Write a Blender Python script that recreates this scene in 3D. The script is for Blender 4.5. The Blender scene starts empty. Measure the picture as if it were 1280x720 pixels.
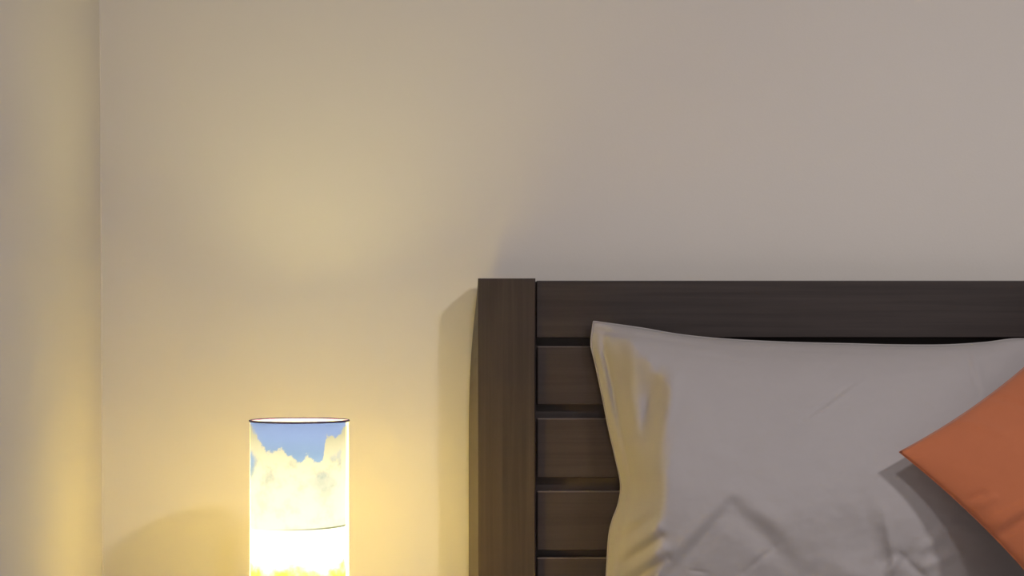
import bpy, bmesh, math, random
from mathutils import Vector
from mathutils import noise as mnoise

scene = bpy.context.scene
C = scene.collection

# ------------------------------------------------------------------ camera model
F = 2400.0            # focal length in pixels of the 1280x720 frame
D = 2.82              # camera to the wall behind the bed (m)
HY = 418.0            # image row of the horizon
ZC = 1.0              # camera height


def P(px, py, p):
    """Point seen at (px, py) lying p metres in front of the back wall (wall is y=0)."""
    k = (D - p) / F
    return Vector(((px - 640.0) * k, -p, ZC + (HY - py) * k))


cam = bpy.data.cameras.new('camera')
cam.sensor_width = 36.0
cam.lens = F / 1280.0 * 36.0
cam.shift_y = (HY - 360.0) / 1280.0
cam.clip_end = 50
camo = bpy.data.objects.new('camera', cam)
C.objects.link(camo)
camo.location = (0, -D, ZC)
camo.rotation_euler = (math.pi / 2, 0, 0)
scene.camera = camo

vs = scene.view_settings
vs.view_transform = 'Standard'
vs.look = 'None'
vs.gamma = 1
vs.use_curve_mapping = False
vs.exposure = 0.0


# ------------------------------------------------------------------ helpers
def link(o):
    C.objects.link(o)
    return o


def obj(name, bm, mat, parent=None, smooth=False):
    me = bpy.data.meshes.new(name)
    bm.normal_update()
    bm.to_mesh(me)
    bm.free()
    me.materials.append(mat)
    for f in me.polygons:
        f.use_smooth = smooth
    o = bpy.data.objects.new(name, me)
    link(o)
    if parent is not None:
        o.parent = parent
        o.matrix_parent_inverse = parent.matrix_world.inverted()
    return o


def empty(name, loc, label, cat, group=None):
    o = bpy.data.objects.new(name, None)
    link(o)
    o.location = loc
    o['label'] = label
    o['category'] = cat
    if group:
        o['group'] = group
    bpy.context.view_layer.update()
    return o


def box_bm(x0, x1, y0, y1, z0, z1, bevel=0.0, seg=2):
    bm = bmesh.new()
    v = [bm.verts.new((x, y, z)) for z in (z0, z1) for y in (y0, y1) for x in (x0, x1)]
    for f in ((0, 2, 3, 1), (4, 5, 7, 6), (0, 1, 5, 4), (2, 6, 7, 3), (0, 4, 6, 2), (1, 3, 7, 5)):
        bm.faces.new([v[i] for i in f])
    if bevel:
        bmesh.ops.bevel(bm, geom=list(bm.edges), offset=bevel, segments=seg, profile=0.5, affect='EDGES')
    bmesh.ops.recalc_face_normals(bm, faces=bm.faces)
    return bm


def lathe_bm(profile, seg=64, cap=True):
    """profile: list of (r, z) from bottom to top."""
    bm = bmesh.new()
    rings = []
    for r, z in profile:
        if r < 1e-6:
            rings.append([bm.verts.new((0, 0, z))])
        else:
            rings.append([bm.verts.new((r * math.cos(2 * math.pi * k / seg), r * math.sin(2 * math.pi * k / seg), z)) for k in range(seg)])
    for a, b in zip(rings, rings[1:]):
        for k in range(seg):
            k2 = (k + 1) % seg
            if len(a) == 1 and len(b) == 1:
                continue
            if len(a) == 1:
                bm.faces.new((a[0], b[k2], b[k]))
            elif len(b) == 1:
                bm.faces.new((a[k], a[k2], b[0]))
            else:
                bm.faces.new((a[k], a[k2], b[k2], b[k]))
    bmesh.ops.recalc_face_normals(bm, faces=bm.faces)
    return bm


def tube_bm(pts, r, seg=6, closed=False):
    bm = bmesh.new()
    n = len(pts)
    rings = []
    for i, p in enumerate(pts):
        a = pts[i - 1] if (i > 0 or closed) else p
        b = pts[(i + 1) % n] if (i < n - 1 or closed) else p
        t = (b - a).normalized()
        u = t.cross(Vector((0, 1, 0)))
        if u.length < 1e-4:
            u = t.cross(Vector((1, 0, 0)))
        u.normalize()
        w = t.cross(u)
        rings.append([bm.verts.new(p + u * r * math.cos(2 * math.pi * k / seg) + w * r * math.sin(2 * math.pi * k / seg)) for k in range(seg)])
    pairs = list(zip(rings, rings[1:])) + ([(rings[-1], rings[0])] if closed else [])
    for a, b in pairs:
        for k in range(seg):
            bm.faces.new((a[k], a[(k + 1) % seg], b[(k + 1) % seg], b[k]))
    if not closed:
        bm.faces.new(rings[0][::-1])
        bm.faces.new(rings[-1])
    bmesh.ops.recalc_face_normals(bm, faces=bm.faces)
    return bm


# ------------------------------------------------------------------ materials
class NT:
    def __init__(self, name):
        self.m = bpy.data.materials.new(name)
        self.m.use_nodes = True
        self.t = self.m.node_tree
        self.n = self.t.nodes
        self.n.clear()
        self.out = self.n.new('ShaderNodeOutputMaterial')

    def add(self, kind, **kw):
        nd = self.n.new(kind)
        for k, v in kw.items():
            setattr(nd, k, v)
        return nd

    def l(self, a, b):
        self.t.links.new(a, b)

    def math(self, op, a, b=None, c=None, clamp=False):
        nd = self.n.new('ShaderNodeMath')
        nd.operation = op
        nd.use_clamp = clamp
        for i, v in enumerate((a, b, c)):
            if v is None:
                continue
            if isinstance(v, (int, float)):
                nd.inputs[i].default_value = v
            else:
                self.l(v, nd.inputs[i])
        return nd.outputs[0]

    def mixc(self, fac, a, b):
        nd = self.n.new('ShaderNodeMix')
        nd.data_type = 'RGBA'
        for sock, v in ((nd.inputs[0], fac), (nd.inputs[6], a), (nd.inputs[7], b)):
            if isinstance(v, tuple):
                sock.default_value = (*v, 1)
            elif isinstance(v, (int, float)):
                sock.default_value = v
            else:
                self.l(v, sock)
        return nd.outputs[2]

    def smooth(self, x, lo, hi):
        nd = self.n.new('ShaderNodeMapRange')
        nd.interpolation_type = 'SMOOTHSTEP'
        self.l(x, nd.inputs[0])
        nd.inputs[1].default_value = lo
        nd.inputs[2].default_value = hi
        return nd.outputs[0]

    def noise(self, vec, scale, detail=4, rough=0.55, dist=0.0):
        nd = self.n.new('ShaderNodeTexNoise')
        nd.inputs['Scale'].default_value = scale
        nd.inputs['Detail'].default_value = detail
        nd.inputs['Roughness'].default_value = rough
        nd.inputs['Distortion'].default_value = dist
        self.l(vec, nd.inputs['Vector'])
        return nd.outputs['Fac']


def paint_mat(name, col, var=0.03, rough=0.75):
    t = NT(name)
    tc = t.add('ShaderNodeTexCoord')
    n1 = t.noise(tc.outputs['Object'], 2.2, 3)
    c = t.mixc(n1, tuple(v * (1 - var) for v in col), tuple(v * (1 + var) for v in col))
    b = t.add('ShaderNodeBsdfPrincipled')
    t.l(c, b.inputs['Base Color'])
    b.inputs['Roughness'].default_value = rough
    b.inputs['Specular IOR Level'].default_value = 0.2
    n2 = t.noise(tc.outputs['Object'], 260, 3)
    bp = t.add('ShaderNodeBump')
    bp.inputs['Strength'].default_value = 0.06
    bp.inputs['Distance'].default_value = 0.002
    t.l(n2, bp.inputs['Height'])
    t.l(bp.outputs[0], b.inputs['Normal'])
    t.l(b.outputs[0], t.out.inputs['Surface'])
    return t.m


def wood_mat(name, dark, light, along='x', rough=0.42):
    t = NT(name)
    tc = t.add('ShaderNodeTexCoord')
    mp = t.add('ShaderNodeMapping')
    mp.inputs['Scale'].default_value = (1.5, 60, 60) if along == 'x' else (60, 60, 1.5)
    t.l(tc.outputs['Object'], mp.inputs['Vector'])
    g = t.noise(mp.outputs[0], 2.0, 5, 0.6, 0.4)
    big = t.noise(tc.outputs['Object'], 7, 3)
    f = t.math('ADD', t.math('MULTIPLY', g, 0.75), t.math('MULTIPLY', big, 0.25))
    f2 = t.smooth(f, 0.32, 0.68)
    b = t.add('ShaderNodeBsdfPrincipled')
    t.l(t.mixc(f2, dark, light), b.inputs['Base Color'])
    b.inputs['Specular IOR Level'].default_value = 0.45
    t.l(t.math('ADD', t.math('MULTIPLY', g, 0.16), rough - 0.08), b.inputs['Roughness'])
    bp = t.add('ShaderNodeBump')
    bp.inputs['Strength'].default_value = 0.10
    bp.inputs['Distance'].default_value = 0.001
    t.l(g, bp.inputs['Height'])
    t.l(bp.outputs[0], b.inputs['Normal'])
    t.l(b.outputs[0], t.out.inputs['Surface'])
    return t.m


def cloth_mat(name, col, weave=1400, var=0.05, strength=0.12, sheen=0.15):
    t = NT(name)
    tc = t.add('ShaderNodeTexCoord')
    n1 = t.noise(tc.outputs['Object'], 9, 4)
    n2 = t.noise(tc.outputs['Object'], weave, 2)
    c = t.mixc(n1, tuple(v * (1 - var) for v in col), tuple(v * (1 + var) for v in col))
    c = t.mixc(t.math('MULTIPLY', n2, 0.15), c, tuple(v * 0.7 for v in col))
    b = t.add('ShaderNodeBsdfPrincipled')
    t.l(c, b.inputs['Base Color'])
    b.inputs['Roughness'].default_value = 0.85
    b.inputs['Specular IOR Level'].default_value = 0.15
    b.inputs['Sheen Weight'].default_value = sheen
    b.inputs['Sheen Roughness'].default_value = 0.5
    bp = t.add('ShaderNodeBump')
    bp.inputs['Strength'].default_value = strength
    bp.inputs['Distance'].default_value = 0.0015
    t.l(t.math('ADD', n2, t.math('MULTIPLY', t.noise(tc.outputs['Object'], 55, 4), 1.2)), bp.inputs['Height'])
    t.l(bp.outputs[0], b.inputs['Normal'])
    t.l(b.outputs[0], t.out.inputs['Surface'])
    return t.m


def plain_mat(name, col, rough=0.5, metal=0.0):
    t = NT(name)
    tc = t.add('ShaderNodeTexCoord')
    n = t.noise(tc.outputs['Object'], 30, 3)
    b = t.add('ShaderNodeBsdfPrincipled')
    t.l(t.mixc(n, tuple(v * 0.94 for v in col), tuple(min(1, v * 1.06) for v in col)), b.inputs['Base Color'])
    b.inputs['Roughness'].default_value = rough
    b.inputs['Metallic'].default_value = metal
    t.l(b.outputs[0], t.out.inputs['Surface'])
    return t.m


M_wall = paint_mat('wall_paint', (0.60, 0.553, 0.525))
M_left = paint_mat('left_wall_shaded_paint', (0.56, 0.515, 0.485))  # wall paint darkened a little; the left wall's shade is in the colour
M_ceil = paint_mat('ceiling_paint', (0.75, 0.74, 0.72))
M_woodx = wood_mat('espresso_wood_lengthwise', (0.0215, 0.0135, 0.0128), (0.036, 0.0235, 0.0220), 'x')
M_woodz = wood_mat('espresso_wood_upright', (0.0215, 0.0138, 0.0118), (0.039, 0.0255, 0.0215), 'z')
M_edge = wood_mat('painted_edge_highlight', (0.11, 0.085, 0.08), (0.15, 0.12, 0.11), 'x', 0.35)
M_floor = wood_mat('floor_wood', (0.16, 0.09, 0.05), (0.30, 0.18, 0.10), 'x', 0.4)
M_pillow = cloth_mat('grey_cotton', (0.362, 0.331, 0.340))
M_cushion = cloth_mat('rust_orange_cotton', (0.41, 0.128, 0.060), weave=1100, strength=0.16)
M_mattress = cloth_mat('white_sheet', (0.62, 0.60, 0.58))
M_rim = plain_mat('dark_purple_binding', (0.045, 0.018, 0.09), 0.5)
M_metal = plain_mat('brushed_nickel', (0.5, 0.48, 0.45), 0.35, 1.0)


def bulb_mat():
    t = NT('glowing_bulb')
    e = t.add('ShaderNodeEmission')
    e.inputs['Color'].default_value = (1.0, 0.87, 0.31, 1)
    e.inputs['Strength'].default_value = BULB
    t.l(e.outputs[0], t.out.inputs['Surface'])
    return t.m


BULB = 365.0


def shade_mat():
    """Printed beach photograph on a translucent shade; UV: u = degrees round / 100, v = 0..1 down from the rim per 200 px."""
    t = NT('printed_beach_shade')
    uv = t.add('ShaderNodeUVMap')
    uv.uv_map = 'UVMap'
    sep = t.add('ShaderNodeSeparateXYZ')
    t.l(uv.outputs[0], sep.inputs[0])
    u, v = sep.outputs[0], sep.outputs[1]      # u in shade radii from the front, v in shade diameters below the rim
    # top outline of the clouds as a function of u (curve domain 0..1 <- u -2..2)
    un = t.math('MULTIPLY_ADD', u, 0.25, 0.5)
    fc = t.add('ShaderNodeFloatCurve')
    cv = fc.mapping.curves[0]
    pts = [(0.0, 0.30), (0.06, 0.10), (0.142, 0.03), (0.21, 0.06), (0.27, 0.12), (0.285, 0.17), (0.335, 0.24), (0.36, 0.29), (0.40, 0.27), (0.44, 0.275), (0.49, 0.34),
           (0.527, 0.38), (0.565, 0.345), (0.60, 0.37), (0.64, 0.375), (0.66, 0.23), (0.68, 0.13), (0.715, 0.13), (0.74, 0.15), (0.82, 0.05), (0.93, 0.2), (1.0, 0.30)]
    cv.points[0].location = pts[0]
    cv.points[1].location = pts[-1]
    for q in pts[1:-1]:
        cv.points.new(*q)
    fc.mapping.update()
    t.l(un, fc.inputs['Value'])
    edge = fc.outputs[0]
    iso = t.add('ShaderNodeMapping')
    iso.inputs['Scale'].default_value = (1, 2, 1)
    t.l(uv.outputs[0], iso.inputs['Vector'])
    nz = t.noise(iso.outputs[0], 5.2, 7, 0.62)
    nz2 = t.noise(iso.outputs[0], 2.2, 5, 0.55)

    def patch(u0, v0, ru, rv, wgt):
        du = t.math('MULTIPLY_ADD', u, 1 / ru, -u0 / ru)
        dvv = t.math('MULTIPLY_ADD', v, 1 / rv, -v0 / rv)
        q = t.math('ADD', t.math('MULTIPLY', du, du), t.math('MULTIPLY', dvv, dvv))
        q = t.math('ADD', q, t.math('MULTIPLY_ADD', nz, 2.0, -1.0))
        return t.math('MULTIPLY', t.math('SUBTRACT', 1.0, t.smooth(q, 0.3, 1.2)), wgt)
    dv = t.math('SUBTRACT', v, edge)                         # >0 inside the cloud
    dv = t.math('ADD', dv, t.math('MULTIPLY', t.math('SUBTRACT', nz, 0.5), 0.27))
    cloud = t.smooth(dv, -0.014, 0.026)
    # blue sky patches that show again through the cloud
    hole = t.smooth(nz2, 0.54, 0.66)
    band = t.math('MULTIPLY', t.smooth(v, 0.12, 0.3), t.math('SUBTRACT', 1.0, t.smooth(v, 0.45, 0.75)))
    hole = t.math('MULTIPLY', t.math('MULTIPLY', hole, band), 0.35)
    hole = t.math('ADD', hole, t.math('ADD', patch(-1.32, 0.43, 0.34, 0.16, 0.85), patch(0.62, 0.60, 0.35, 0.10, 0.35)))
    cloud = t.math('SUBTRACT', cloud, hole, clamp=True)
    sky = t.mixc(t.smooth(v, 0.0, 0.35), SKY0, SKY1)
    sky = t.mixc(t.smooth(v, 0.33, 0.62), sky, (0.052, 0.075, 0.155))
    low = t.smooth(v, -0.05, 0.92)
    cl = t.mixc(low, CLOUD0, CLOUD1)
    cl = t.mixc(t.math('MULTIPLY', t.smooth(nz2, 0.44, 0.66), t.math('MULTIPLY', t.smooth(v, 0.3, 0.45), 0.55)), cl, CLOUD2)
    col = t.mixc(cloud, sky, cl)
    # the thin dark water line, the white surf and the yellow sand
    hv = t.math('SUBTRACT', v, t.math('MULTIPLY_ADD', u, -0.012, 1.068))
    line = t.math('SUBTRACT', 1.0, t.smooth(t.math('ABSOLUTE', hv), 0.004, 0.013))
    sea = t.smooth(hv, 0.0, 0.012)
    col = t.mixc(sea, col, SURF)
    sand = t.smooth(t.math('ADD', hv, t.math('MULTIPLY', t.math('SUBTRACT', nz2, 0.5), 0.6)), 0.28, 0.52)
    col = t.mixc(sand, col, SAND)
    lfade = t.math('MULTIPLY', line, t.smooth(u, -0.9, 0.9))
    col = t.mixc(t.math('MULTIPLY', lfade, 0.85), col, (0.015, 0.02, 0.01))
    # clear side bands added to throw lamp light sideways; front and back dimmed
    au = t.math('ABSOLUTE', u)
    side_clear = t.smooth(au, 1.27, 1.56)
    col = t.mixc(side_clear, t.mixc(0.205, (0.0, 0.0, 0.0), col), (0.97, 0.83, 0.48))
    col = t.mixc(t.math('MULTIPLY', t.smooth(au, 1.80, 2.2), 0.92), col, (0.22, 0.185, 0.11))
    tr = t.add('ShaderNodeBsdfTranslucent')
    df = t.add('ShaderNodeBsdfDiffuse')
    t.l(col, tr.inputs['Color'])
    # inner lining reflects white, printed face reflects its print
    geo = t.add('ShaderNodeNewGeometry')
    t.l(t.mixc(geo.outputs['Backfacing'], col, (0.85, 0.83, 0.78)), df.inputs['Color'])
    mx = t.add('ShaderNodeMixShader')
    mx.inputs[0].default_value = 0.55
    t.l(df.outputs[0], mx.inputs[1])
    t.l(tr.outputs[0], mx.inputs[2])
    t.l(mx.outputs[0], t.out.inputs['Surface'])
    return t.m


SKY0, SKY1 = (0.16, 0.24, 1.0), (0.085, 0.135, 0.48)
CLOUD0, CLOUD1, CLOUD2 = (0.31, 0.315, 0.47), (0.108, 0.113, 0.225), (0.080, 0.092, 0.150)
SURF, SAND = (0.20, 0.22, 0.45), (0.125, 0.100, 0.042)

# ------------------------------------------------------------------ room shell
XL = -0.6035            # corner of the left wall


def struct(name, bm, mat):
    o = obj(name, bm, mat)
    o['kind'] = 'structure'
    return o


struct('wall_back', box_bm(XL - 0.1, 3.2, 0.0, 0.1, 0.0, 2.55), M_wall)
# left wall: built a few millimetres out of plumb, as the photo shows the corner line
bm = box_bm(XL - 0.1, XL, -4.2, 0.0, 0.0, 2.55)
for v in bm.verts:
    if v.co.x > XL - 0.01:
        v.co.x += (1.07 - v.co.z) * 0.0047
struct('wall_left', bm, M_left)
struct('floor', box_bm(XL - 0.1, 3.2, -4.2, 0.1, -0.1, 0.0), M_floor)
struct('ceiling', box_bm(XL - 0.1, 3.2, -4.2, 0.1, 2.55, 2.65), M_ceil)
# thin bead of filler down the corner
bm = bmesh.new()
ring = []
for z in (0.0, 2.55):
    x = XL + (1.07 - z) * 0.0047
    ring.append([bm.verts.new(q) for q in ((x - 0.003, -0.0024, z), (x + 0.0016, -0.0016, z), (x + 0.0024, 0.003, z))])
for k in range(2):
    bm.faces.new((ring[0][k], ring[0][k + 1], ring[1][k + 1], ring[1][k]))
bmesh.ops.recalc_face_normals(bm, faces=bm.faces)
struct('trim_1', bm, M_wall)

# ------------------------------------------------------------------ bed with slatted headboard
HB = 0.085            # face of the posts, from the wall
SL = 0.076            # face of the slats
bed = empty('bed', (0.75, -1.05, 0.0), 'dark brown wooden bed with a slatted headboard against the pale wall', 'bed')
post_l, post_r = P(597.5, 0, HB).x, P(669.3, 0, HB).x
post_top = P(0, 348, HB).z
BW = 1.66
bed_r = post_l + BW


def post_bm(x0, x1, mirror=False):
    """Square post whose outer flank eases out towards the wall further down."""
    bm = bmesh.new()
    zs = [0.0, 0.45] + [0.45 + (post_top - 0.45) * k / 24 for k in range(1, 25)]
    rings = []
    for z in zs:
        py = HY - (z - ZC) * F / (D - HB)
        tt = max(0.0, min(1.0, (py - 350.0) / 190.0))
        fl = 0.0145 * (tt * (2 - tt)) + 0.0002
        a, b = (x0 - fl, x1) if not mirror else (x0, x1 + fl)
        c, d = 0.0012, 0.0012
        rings.append([bm.verts.new(q) for q in ((x0 + c, -HB, z), (x1 - c, -HB, z), (x1, -HB + d, z), (b, -0.02, z), (a, -0.02, z), (x0, -HB + d, z))])
    n = 6
    for A, B in zip(rings, rings[1:]):
        for k in range(n):
            bm.faces.new((A[k], A[(k + 1) % n], B[(k + 1) % n], B[k]))
    bm.faces.new(rings[0][::-1])
    bm.faces.new(rings[-1])
    bmesh.ops.recalc_face_normals(bm, faces=bm.faces)
    return bm


obj('headboard_post', post_bm(post_l, post_r), M_woodz, bed)
obj('headboard_post', post_bm(bed_r - (post_r - post_l), bed_r, True), M_woodz, bed)
rx0, rx1 = P(670.6, 0, SL).x, bed_r - (post_r - post_l) - 0.001
for sx in (post_r - 0.012, bed_r - (post_r - post_l) - 0.010):
    obj('stile', box_bm(sx, sx + 0.022, -0.0595, -0.031, 0.30, P(0, 351.5, SL).z, 0.001), M_woodz, bed)
obj('top_rail', box_bm(rx0, rx1, -SL - 0.002, -0.03, P(0, 422, SL).z, P(0, 350.8, SL).z, 0.0012), M_woodx, bed)
obj('back_panel', box_bm(post_r - 0.002, bed_r - (post_r - post_l) + 0.002, -0.060, -0.048, 0.30, P(0, 400, SL).z), M_woodx, bed)
for a, b in ((433, 506), (523, 597.3), (614, 688), (697, 771), (785, 859), (873, 947)):
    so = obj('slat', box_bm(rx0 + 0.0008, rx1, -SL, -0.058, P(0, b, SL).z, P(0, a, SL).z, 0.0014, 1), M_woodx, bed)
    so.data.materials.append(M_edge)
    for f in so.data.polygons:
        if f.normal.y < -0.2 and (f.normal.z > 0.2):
            f.material_index = 1           # painted highlight: lighter colour imitates light caught along the upper edge
obj('side_rail', box_bm(post_l + 0.01, post_l + 0.04, -2.06, -HB, 0.20, 0.36, 0.003), M_woodx, bed)
obj('side_rail', box_bm(bed_r - 0.04, bed_r - 0.01, -2.06, -HB, 0.20, 0.36, 0.003), M_woodx, bed)
obj('foot_rail', box_bm(post_l + 0.04, bed_r - 0.04, -2.09, -2.06, 0.20, 0.36, 0.003), M_woodx, bed)
obj('slat_base', box_bm(post_l + 0.04, bed_r - 0.04, -2.06, -HB - 0.001, 0.24, 0.28, 0.003), M_woodx, bed)
for x in (post_l, bed_r - 0.07):
    obj('leg', box_bm(x, x + 0.07, -2.13, -2.06, 0.0, 0.38, 0.003), M_woodz, bed)

# mattress
bm = box_bm(post_l + 0.05, bed_r - 0.05, -2.05, -HB - 0.008, 0.281, 0.515, 0.05, 5)
mt = obj('mattress', bm, M_mattress, None, True)
mt['label'] = 'white sheeted mattress lying on the dark wooden bed'
mt['category'] = 'mattress'


# ------------------------------------------------------------------ soft things
def softmin1(a, k):
    """0..1 ramp that rolls over smoothly to 1."""
    f = lambda q: 1 - k * math.log(1 + math.exp((1 - q) / k))
    return (f(a) - f(0)) / (f(3.0) - f(0))


def catmull(pts, n):
    """n+1 points evenly spaced along a smooth curve through pts."""
    dense = []
    m = len(pts)
    for i in range(m - 1):
        p0 = pts[max(i - 1, 0)]; p1 = pts[i]; p2 = pts[i + 1]; p3 = pts[min(i + 2, m - 1)]
        for k in range(24):
            t = k / 24
            dense.append(tuple(0.5 * ((2 * b) + (c - a) * t + (2 * a - 5 * b + 4 * c - d) * t * t + (3 * b - a - 3 * c + d) * t ** 3)
                               for a, b, c, d in zip(p0, p1, p2, p3)))
    dense.append(tuple(pts[-1]))
    L = [0.0]
    for a, b in zip(dense, dense[1:]):
        L.append(L[-1] + math.dist(a, b))
    out, j = [], 0
    for k in range(n + 1):
        s = L[-1] * k / n
        while j < len(L) - 2 and L[j + 1] < s:
            j += 1
        w = (s - L[j]) / max(L[j + 1] - L[j], 1e-9)
        out.append(tuple(a + (b - a) * w for a, b in zip(dense[j], dense[j + 1])))
    return out


def seg_dist(x, y, s):
    x0, y0, x1, y1 = s
    dx, dy = x1 - x0, y1 - y0
    L2 = dx * dx + dy * dy
    t = ((x - x0) * dx + (y - y0) * dy) / L2
    tc = max(0.0, min(1.0, t))
    d = math.hypot(x - x0 - tc * dx, y - y0 - tc * dy)
    side = ((x - x0) * dy - (y - y0) * dx) / math.sqrt(L2)
    return d, tc, side


# pillow: outline of its four edges (pixel units on the photo plane, turned to metres by P)
top_e = [(742, 402), (800, 410), (850, 418.5), (905, 424), (980, 428), (1060, 430), (1120, 431.5), (1180, 431.5), (1230, 428.5), (1268, 424), (1300, 426), (1330, 434)]
left_e = [(742, 402), (739, 430), (744.5, 455), (752, 490), (760, 530), (768.5, 568), (775, 597), (776, 613), (772.5, 632), (765.5, 651), (761, 673), (758, 720), (752, 780), (744, 840), (748, 858)]
right_e = [(1330, 434), (1322, 500), (1310, 580), (1306, 640), (1312, 720), (1330, 800), (1338, 858)]
bot_e = [(748, 858), (850, 861), (950, 862), (1040, 863), (1150, 862), (1250, 861), (1338, 858)]
NU, NV = 300, 250
eT, eB = catmull(top_e, NU), catmull(bot_e, NU)
eL, eR = catmull(left_e, NV), catmull(right_e, NV)

# folds: (x0, y0, x1, y1, height m, width px); ridges rise towards the viewer, grooves are negative
FOLDS = [
    (908, 620, 822, 716, 0.0070, 12),      # long diagonal fold low in the middle
    (914, 630, 830, 726, -0.0080, 10),
    (918, 616, 990, 672, 0.0055, 16),
    (968, 674, 1020, 712, 0.0050, 13),
    (922, 640, 1010, 712, -0.0080, 15),
    (968, 684, 930, 716, -0.0030, 4),
    (812, 634, 774, 662, 0.011, 7),       # small folds at the lower left, in the lamp's light
    (818, 645, 780, 672, -0.009, 5),
    (822, 659, 776, 693, 0.012, 7),
    (826, 671, 780, 703, -0.010, 5),
    (828, 686, 774, 722, 0.012, 7),
    (834, 698, 780, 734, -0.010, 6),
    (788, 428, 797, 556, 0.0095, 9),       # creases along the open end
    (822, 462, 806, 552, -0.0160, 10),
    (844, 470, 818, 585, 0.0095, 9),
    (770, 600, 800, 585, -0.0030, 6),
    (786, 470, 792, 520, 0.0030, 3),
    (1066, 480, 1000, 528, -0.0022, 3),    # pressed crease lines
    (1082, 474, 1016, 522, 0.0022, 3),
    (1048, 454, 1036, 468, -0.0010, 3),
    (1206, 436, 1224, 492, -0.0020, 4),
    (1214, 436, 1232, 490, 0.0018, 5),
    (900, 438, 1040, 446, -0.0016, 5),
    (860, 428, 960, 436, 0.0026, 4),
    (760, 414, 880, 432, -0.0030, 4),
    (850, 440, 930, 452, -0.0016, 3),
    (1128, 690, 1100, 728, 0.006, 6),
    (1126, 694, 1160, 726, -0.006, 6),
    (1070, 600, 1110, 720, -0.004, 12),
    (1190, 655, 1140, 700, 0.004, 8),
    (862, 713, 884, 716, -0.002, 2),
    (1100, 470, 1176, 462, 0.0010, 5),
    (1040, 640, 1110, 720, -0.0060, 22),   # sag below the cushion
    (1106, 640, 1120, 712, 0.0040, 7),
    (1100, 700, 1160, 690, -0.0050, 9),
    (1030, 700, 1090, 730, 0.0050, 14),
    (1198, 690, 1150, 712, 0.0045, 7),
    (845, 560, 1000, 470, 0.0012, 26),
    (1000, 610, 1090, 560, -0.0016, 26),
    (1180, 560, 1260, 480, 0.0014, 22),
]


WL = [(0, 50), (85, 88), (205, 54), (300, 58), (450, 70)]


def pillow_depth(s, t, X, Y):
    # distances in px from the four edges, along the grid
    dl, dr = s * 560, (1 - s) * 560
    dt, db = t * 445, (1 - t) * 445
    wl = 92.0
    for (d0, w0), (d1, w1) in zip(WL, WL[1:]):
        if d0 <= dt <= d1:
            q = (dt - d0) / (d1 - d0)
            wl = w0 + (w1 - w0) * q * q * (3 - 2 * q)
    g = softmin1(dl / wl, 0.07) * softmin1(dr / 110, 0.2)
    a = min(1.0, dt / 260)
    h = math.sqrt(max(0.0, 1 - (1 - a) ** 2.2)) ** 1.15
    b = 1 - 0.62 * max(0.0, 1 - db / 270) ** 2
    b *= softmin1(db / 50, 0.2)
    pr = PIL * g * h * b * (1 - 0.13 * max(0.0, (s - 0.2) / 0.8) ** 1.6)
    fade = min(1.0, min(dl, dr, dt, db) / 14.0)
    w = 0.0
    for (x0, y0, x1, y1, am, wd) in FOLDS:
        if X < min(x0, x1) - 3 * wd or X > max(x0, x1) + 3 * wd or Y < min(y0, y1) - 3 * wd or Y > max(y0, y1) + 3 * wd:
            continue
        d, tc, _ = seg_dist(X, Y, (x0, y0, x1, y1))
        w += am * math.exp(-(d / wd) ** 2) * (0.35 + 0.65 * math.sin(math.pi * min(max(tc, 0.06), 0.94)))
    nz = mnoise.fractal(Vector((X / 120.0, Y / 90.0, 3.1)), 0.9, 2.1, 4) * 0.0030 + mnoise.fractal(Vector((X / 38.0, Y / 30.0, 7.7)), 0.9, 2.1, 3) * 0.0007
    # hem stitched in along the open left end and the top
    hem = -0.0028 * math.exp(-((dt - 9.5) / 2.2) ** 2) * (1 if s < 0.5 else max(0, 1 - (s - 0.5) * 4))
    hem += (-0.0075 * math.exp(-((dl - 15) / 4.5) ** 2) + 0.004 * math.exp(-((dl - 7) / 3.5) ** 2)) * min(1, dt / 40)
    return pr + (w + nz + hem) * fade


PIL = 0.188
EDGE = 0.094


def pillow_bm():
    bm = bmesh.new()
    front, back = [], []
    for j in range(NV + 1):
        t = j / NV
        rf, rb = [], []
        for i in range(NU + 1):
            s = i / NU
            xs = [(1 - t) * eT[i][q] + t * eB[i][q] + (1 - s) * eL[j][q] + s * eR[j][q]
                  - ((1 - s) * (1 - t) * eT[0][q] + s * (1 - t) * eT[-1][q] + (1 - s) * t * eB[0][q] + s * t * eB[-1][q]) for q in (0, 1)]
            X, Y = xs
            p = EDGE + pillow_depth(s, t, X, Y)
            rf.append(bm.verts.new(P(X, Y, p)))
            if 0 < i < NU and 0 < j < NV and i % 6 == 0 and j % 5 == 0:
                pass
        front.append(rf)
    for j in range(NV):
        for i in range(NU):
            bm.faces.new((front[j][i], front[j + 1][i], front[j + 1][i + 1], front[j][i + 1]))
    # flat back resting against the headboard, slightly bowed
    rim = [front[0][i] for i in range(NU + 1)] + [front[j][NU] for j in range(1, NV + 1)] + \
          [front[NV][i] for i in range(NU - 1, -1, -1)] + [front[j][0] for j in range(NV - 1, 0, -1)]
    cen = Vector((0, 0, 0))
    for v in rim:
        cen += v.co
    cen /= len(rim)
    prev = rim
    n = len(rim)
    for k in (0.97, 0.85, 0.5):
        cur = []
        for v in rim:
            q = cen + (v.co - cen) * k
            q.y = -(EDGE - 0.011 * (1 - k ** 6))
            cur.append(bm.verts.new(q))
        for i in range(n):
            bm.faces.new((prev[i], prev[(i + 1) % n], cur[(i + 1) % n], cur[i]))
        prev = cur
    c = bm.verts.new((cen.x, -(EDGE - 0.011), cen.z))
    for i in range(n):
        bm.faces.new((prev[i], prev[(i + 1) % n], c))
    bmesh.ops.recalc_face_normals(bm, faces=bm.faces)
    return bm


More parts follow.
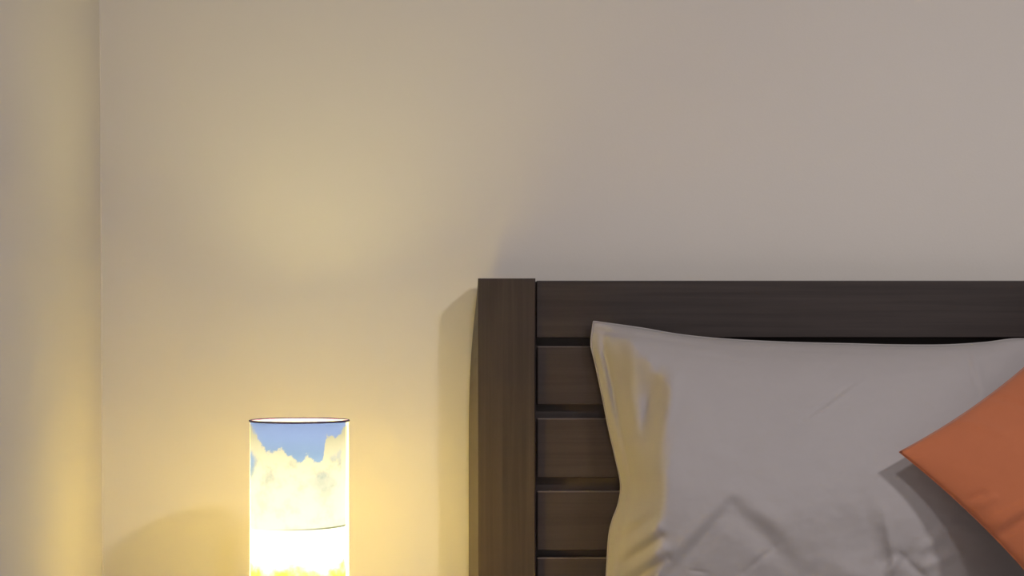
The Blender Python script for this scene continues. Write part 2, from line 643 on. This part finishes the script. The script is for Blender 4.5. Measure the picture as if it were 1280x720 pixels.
pil = obj('pillow', pillow_bm(), M_pillow, None, True)
pil['label'] = 'grey cotton pillow propped upright against the dark slatted headboard'
pil['category'] = 'pillow'
edge_pts = [P(x, y, EDGE + 0.0005) for x, y in eT] + [P(x, y, EDGE + 0.0005) for x, y in eR[1:]] + \
           [P(x, y, EDGE + 0.0005) for x, y in eB[::-1][1:]] + [P(x, y, EDGE + 0.0005) for x, y in eL[::-1][1:-1]]
obj('seam', tube_bm(edge_pts, 0.0013, 6, True), M_pillow, pil, True)


# orange cushion standing on one corner in front of the pillow
CU = 0.215            # half side
CN = 110


def cushion_shape(a, b):
    """a, b in -1..1 -> outline position (edges drawn in between the corners) and half thickness."""
    pin = 0.10
    ea = a * (1 - pin * (1 - b * b)) if True else a
    eb = b * (1 - pin * (1 - a * a))
    th = 0.062 * (max(0.0, (1 - a * a)) ** 0.62) * (max(0.0, (1 - b * b)) ** 0.62)
    return ea, eb, th


CW = [  # wrinkles in cushion coordinates (a0, b0, a1, b1, height, width)
    (-0.99, 0.30, -0.66, 0.27, 0.0055, 0.030),
    (-0.99, 0.23, -0.60, 0.20, -0.0050, 0.026),
    (-0.99, 0.52, -0.88, 0.50, -0.0035, 0.022),
    (-0.99, 0.47, -0.86, 0.44, 0.0035, 0.025),
    (-0.99, 0.05, -0.70, 0.06, 0.0040, 0.04),
    (-0.60, 0.99, -0.50, 0.75, 0.0030, 0.04),
    (-0.30, 0.99, -0.22, 0.72, -0.0030, 0.03),
]


def cushion_bm():
    bm = bmesh.new()
    sides = []
    for sgn in (1, -1):
        g = []
        for j in range(CN + 1):
            row = []
            for i in range(CN + 1):
                a, b = -1 + 2 * i / CN, -1 + 2 * j / CN
                if sgn < 0 and (i in (0, CN) or j in (0, CN)):
                    row.append(sides[0][j][i])
                    continue
                ea, eb, th = cushion_shape(a, b)
                w = 0.0
                if sgn > 0:
                    for (a0, b0, a1, b1, am, wd) in CW:
                        d, tc, _ = seg_dist(a, b, (a0, b0, a1, b1))
                        w += am * math.exp(-(d / wd) ** 2)
                    w += mnoise.fractal(Vector((a * 2.2, b * 2.2, 1.7)), 0.9, 2.1, 4) * 0.003
                    w *= min(1.0, min(1 - abs(a), 1 - abs(b)) / 0.05)
                row.append(bm.verts.new((ea * CU, -(th * (1 if sgn > 0 else 0.8) + w) * sgn, eb * CU)))
            g.append(row)
        sides.append(g)
        for j in range(CN):
            for i in range(CN):
                q = (g[j][i], g[j][i + 1], g[j + 1][i + 1], g[j + 1][i])
                bm.faces.new(q if sgn > 0 else q[::-1])
    bmesh.ops.recalc_face_normals(bm, faces=bm.faces)
    return bm


cu = obj('cushion', cushion_bm(), M_cushion, None, True)
cu['label'] = 'rust orange cushion turned on its corner, leaning on the grey pillow'
cu['category'] = 'cushion'
# local (-1, +1) is the corner that points left; spin by -45 degrees about the depth axis and lean back
from mathutils import Matrix
rot = Matrix.Rotation(math.radians(-20), 4, 'X') @ Matrix.Rotation(math.radians(7), 4, 'Z') @ Matrix.Rotation(math.radians(CANG if 'CANG' in globals() else -40.0), 4, 'Y')
corner_local = Vector((-CU, 0, CU))
CORNER = P(1123.5, 565, 0.300)
cu.matrix_world = Matrix.Translation(CORNER - (rot @ corner_local)) @ rot
bpy.context.view_layer.update()
rimp = []
for i in range(CN + 1):
    rimp.append((-1 + 2 * i / CN, -1))
for j in range(1, CN + 1):
    rimp.append((1, -1 + 2 * j / CN))
for i in range(CN - 1, -1, -1):
    rimp.append((-1 + 2 * i / CN, 1))
for j in range(CN - 1, 0, -1):
    rimp.append((-1, -1 + 2 * j / CN))
sp = []
for a, b in rimp:
    ea, eb, _ = cushion_shape(a, b)
    sp.append(Vector((ea * CU, 0, eb * CU)))
sb = obj('seam', tube_bm(sp, 0.0004, 6, True), M_cushion, None, True)
sb.parent = cu

# ------------------------------------------------------------------ bedside table and lamp
NT_Z = 0.50
LD = 0.250                       # lamp axis from the wall
lc = P(374.2, 525.7, LD)         # centre of the shade's rim
LR = 61.3 * (D - LD) / F
tx0, tx1 = XL + 0.035, post_l - 0.035
ns = empty('bedside_table', ((tx0 + tx1) / 2, -0.21, 0.0), 'dark wooden bedside table under the lit lamp, beside the bed', 'bedside table')
obj('table_top', box_bm(tx0, tx1, -0.40, -0.02, NT_Z - 0.022, NT_Z, 0.002), M_woodx, ns)
obj('body', box_bm(tx0 + 0.012, tx1 - 0.012, -0.385, -0.03, 0.16, NT_Z - 0.022, 0.002), M_woodx, ns)
for z0, z1 in ((0.175, 0.315), (0.325, 0.465)):
    dr = obj('drawer', box_bm(tx0 + 0.022, tx1 - 0.022, -0.399, -0.386, z0, z1, 0.002), M_woodx, ns)
    kb = lathe_bm([(0.0, 0.0), (0.006, 0.0), (0.006, 0.012), (0.013, 0.016), (0.013, 0.022), (0.0, 0.024)], 24)
    bmesh.ops.rotate(kb, verts=kb.verts, cent=(0, 0, 0), matrix=Matrix.Rotation(math.pi / 2, 3, 'X'))
    bmesh.ops.translate(kb, verts=kb.verts, vec=((tx0 + tx1) / 2, -0.399, (z0 + z1) / 2))
    obj('knob', kb, M_metal, dr, True)
for x in (tx0 + 0.015, tx1 - 0.055):
    for y in (-0.375, -0.08):
        obj('leg', box_bm(x, x + 0.04, y, y + 0.04, 0.0, 0.16, 0.002), M_woodz, ns)

lamp = empty('table_lamp', (lc.x, lc.y, NT_Z), 'lit cylinder table lamp with a beach and cloudy sky printed on its shade', 'lamp')
base = lathe_bm([(0.0, 0.0), (LR * 0.92, 0.0), (LR * 0.95, 0.004), (LR * 0.95, 0.014), (LR * 0.9, 0.018), (0.012, 0.018), (0.012, 0.09), (0.017, 0.094), (0.017, 0.135), (0.0, 0.135)], 64)
bmesh.ops.translate(base, verts=base.verts, vec=(lc.x, lc.y, NT_Z))
obj('base', base, M_metal, lamp, False)

shade_z0 = NT_Z + 0.012
bm = bmesh.new()
uvl = bm.loops.layers.uv.new('UVMap')
SEG = 160
zz = [lc.z + (shade_z0 - lc.z) * k / 20 for k in range(21)]
rings = []
for z in zz:
    rings.append([bm.verts.new((lc.x + LR * math.sin(2 * math.pi * k / SEG), lc.y - LR * math.cos(2 * math.pi * k / SEG), z)) for k in range(SEG)])
for r in range(20):
    for k in range(SEG):
        k2 = (k + 1) % SEG
        f = bm.faces.new((rings[r + 1][k], rings[r + 1][k2], rings[r][k2], rings[r][k]))
        for lp, (kk, z) in zip(f.loops, ((k, zz[r + 1]), (k + 1, zz[r + 1]), (k + 1, zz[r]), (k, zz[r]))):
            ang = (kk + SEG / 2) / SEG * 2 * math.pi - 2 * math.pi
            ang = kk / SEG * 2 * math.pi
            if k >= SEG // 2:
                ang -= 2 * math.pi
            lp[uvl].uv = (ang, (lc.z - z) / (2 * LR))
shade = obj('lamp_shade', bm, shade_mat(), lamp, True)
# bound edges of the shade
for nm, z in (('rim', lc.z), ('rim', shade_z0)):
    pts = [Vector((lc.x + (LR + 0.0002) * math.sin(2 * math.pi * k / 128), lc.y - (LR + 0.0002) * math.cos(2 * math.pi * k / 128), z)) for k in range(128)]
    rm = obj(nm, tube_bm(pts, 0.0014, 8, True), M_rim, shade, True)
    if z == lc.z:
        rm['label'] = 'dark purple bound rim'
bulb_z = NT_Z + 0.135
bb = lathe_bm([(0.0, 0.0), (0.013, 0.0), (0.014, 0.010), (0.018, 0.018), (0.018, 0.165), (0.016, 0.174), (0.010, 0.181), (0.0, 0.183)], 20)
bmesh.ops.translate(bb, verts=bb.verts, vec=(lc.x, lc.y, bulb_z))
obj('bulb', bb, bulb_mat(), lamp, True)


# ------------------------------------------------------------------ light
def downlight(x, y, power, size=0.28, col=(1, 0.98, 0.97)):
    l = bpy.data.lights.new('downlight', 'AREA')
    l.shape = 'DISK'
    l.size = size
    l.energy = power
    l.color = col
    o = bpy.data.objects.new('downlight', l)
    link(o)
    o.location = (x, y, 2.54)
    return o


downlight(1.62, -2.40, 54)
downlight(0.28, -2.40, 24)
w = bpy.data.worlds.new('room_air')
w.use_nodes = True
bg = w.node_tree.nodes['Background']
bg.inputs[0].default_value = (1.0, 0.97, 0.96, 1)
bg.inputs[1].default_value = 0.145
scene.world = w
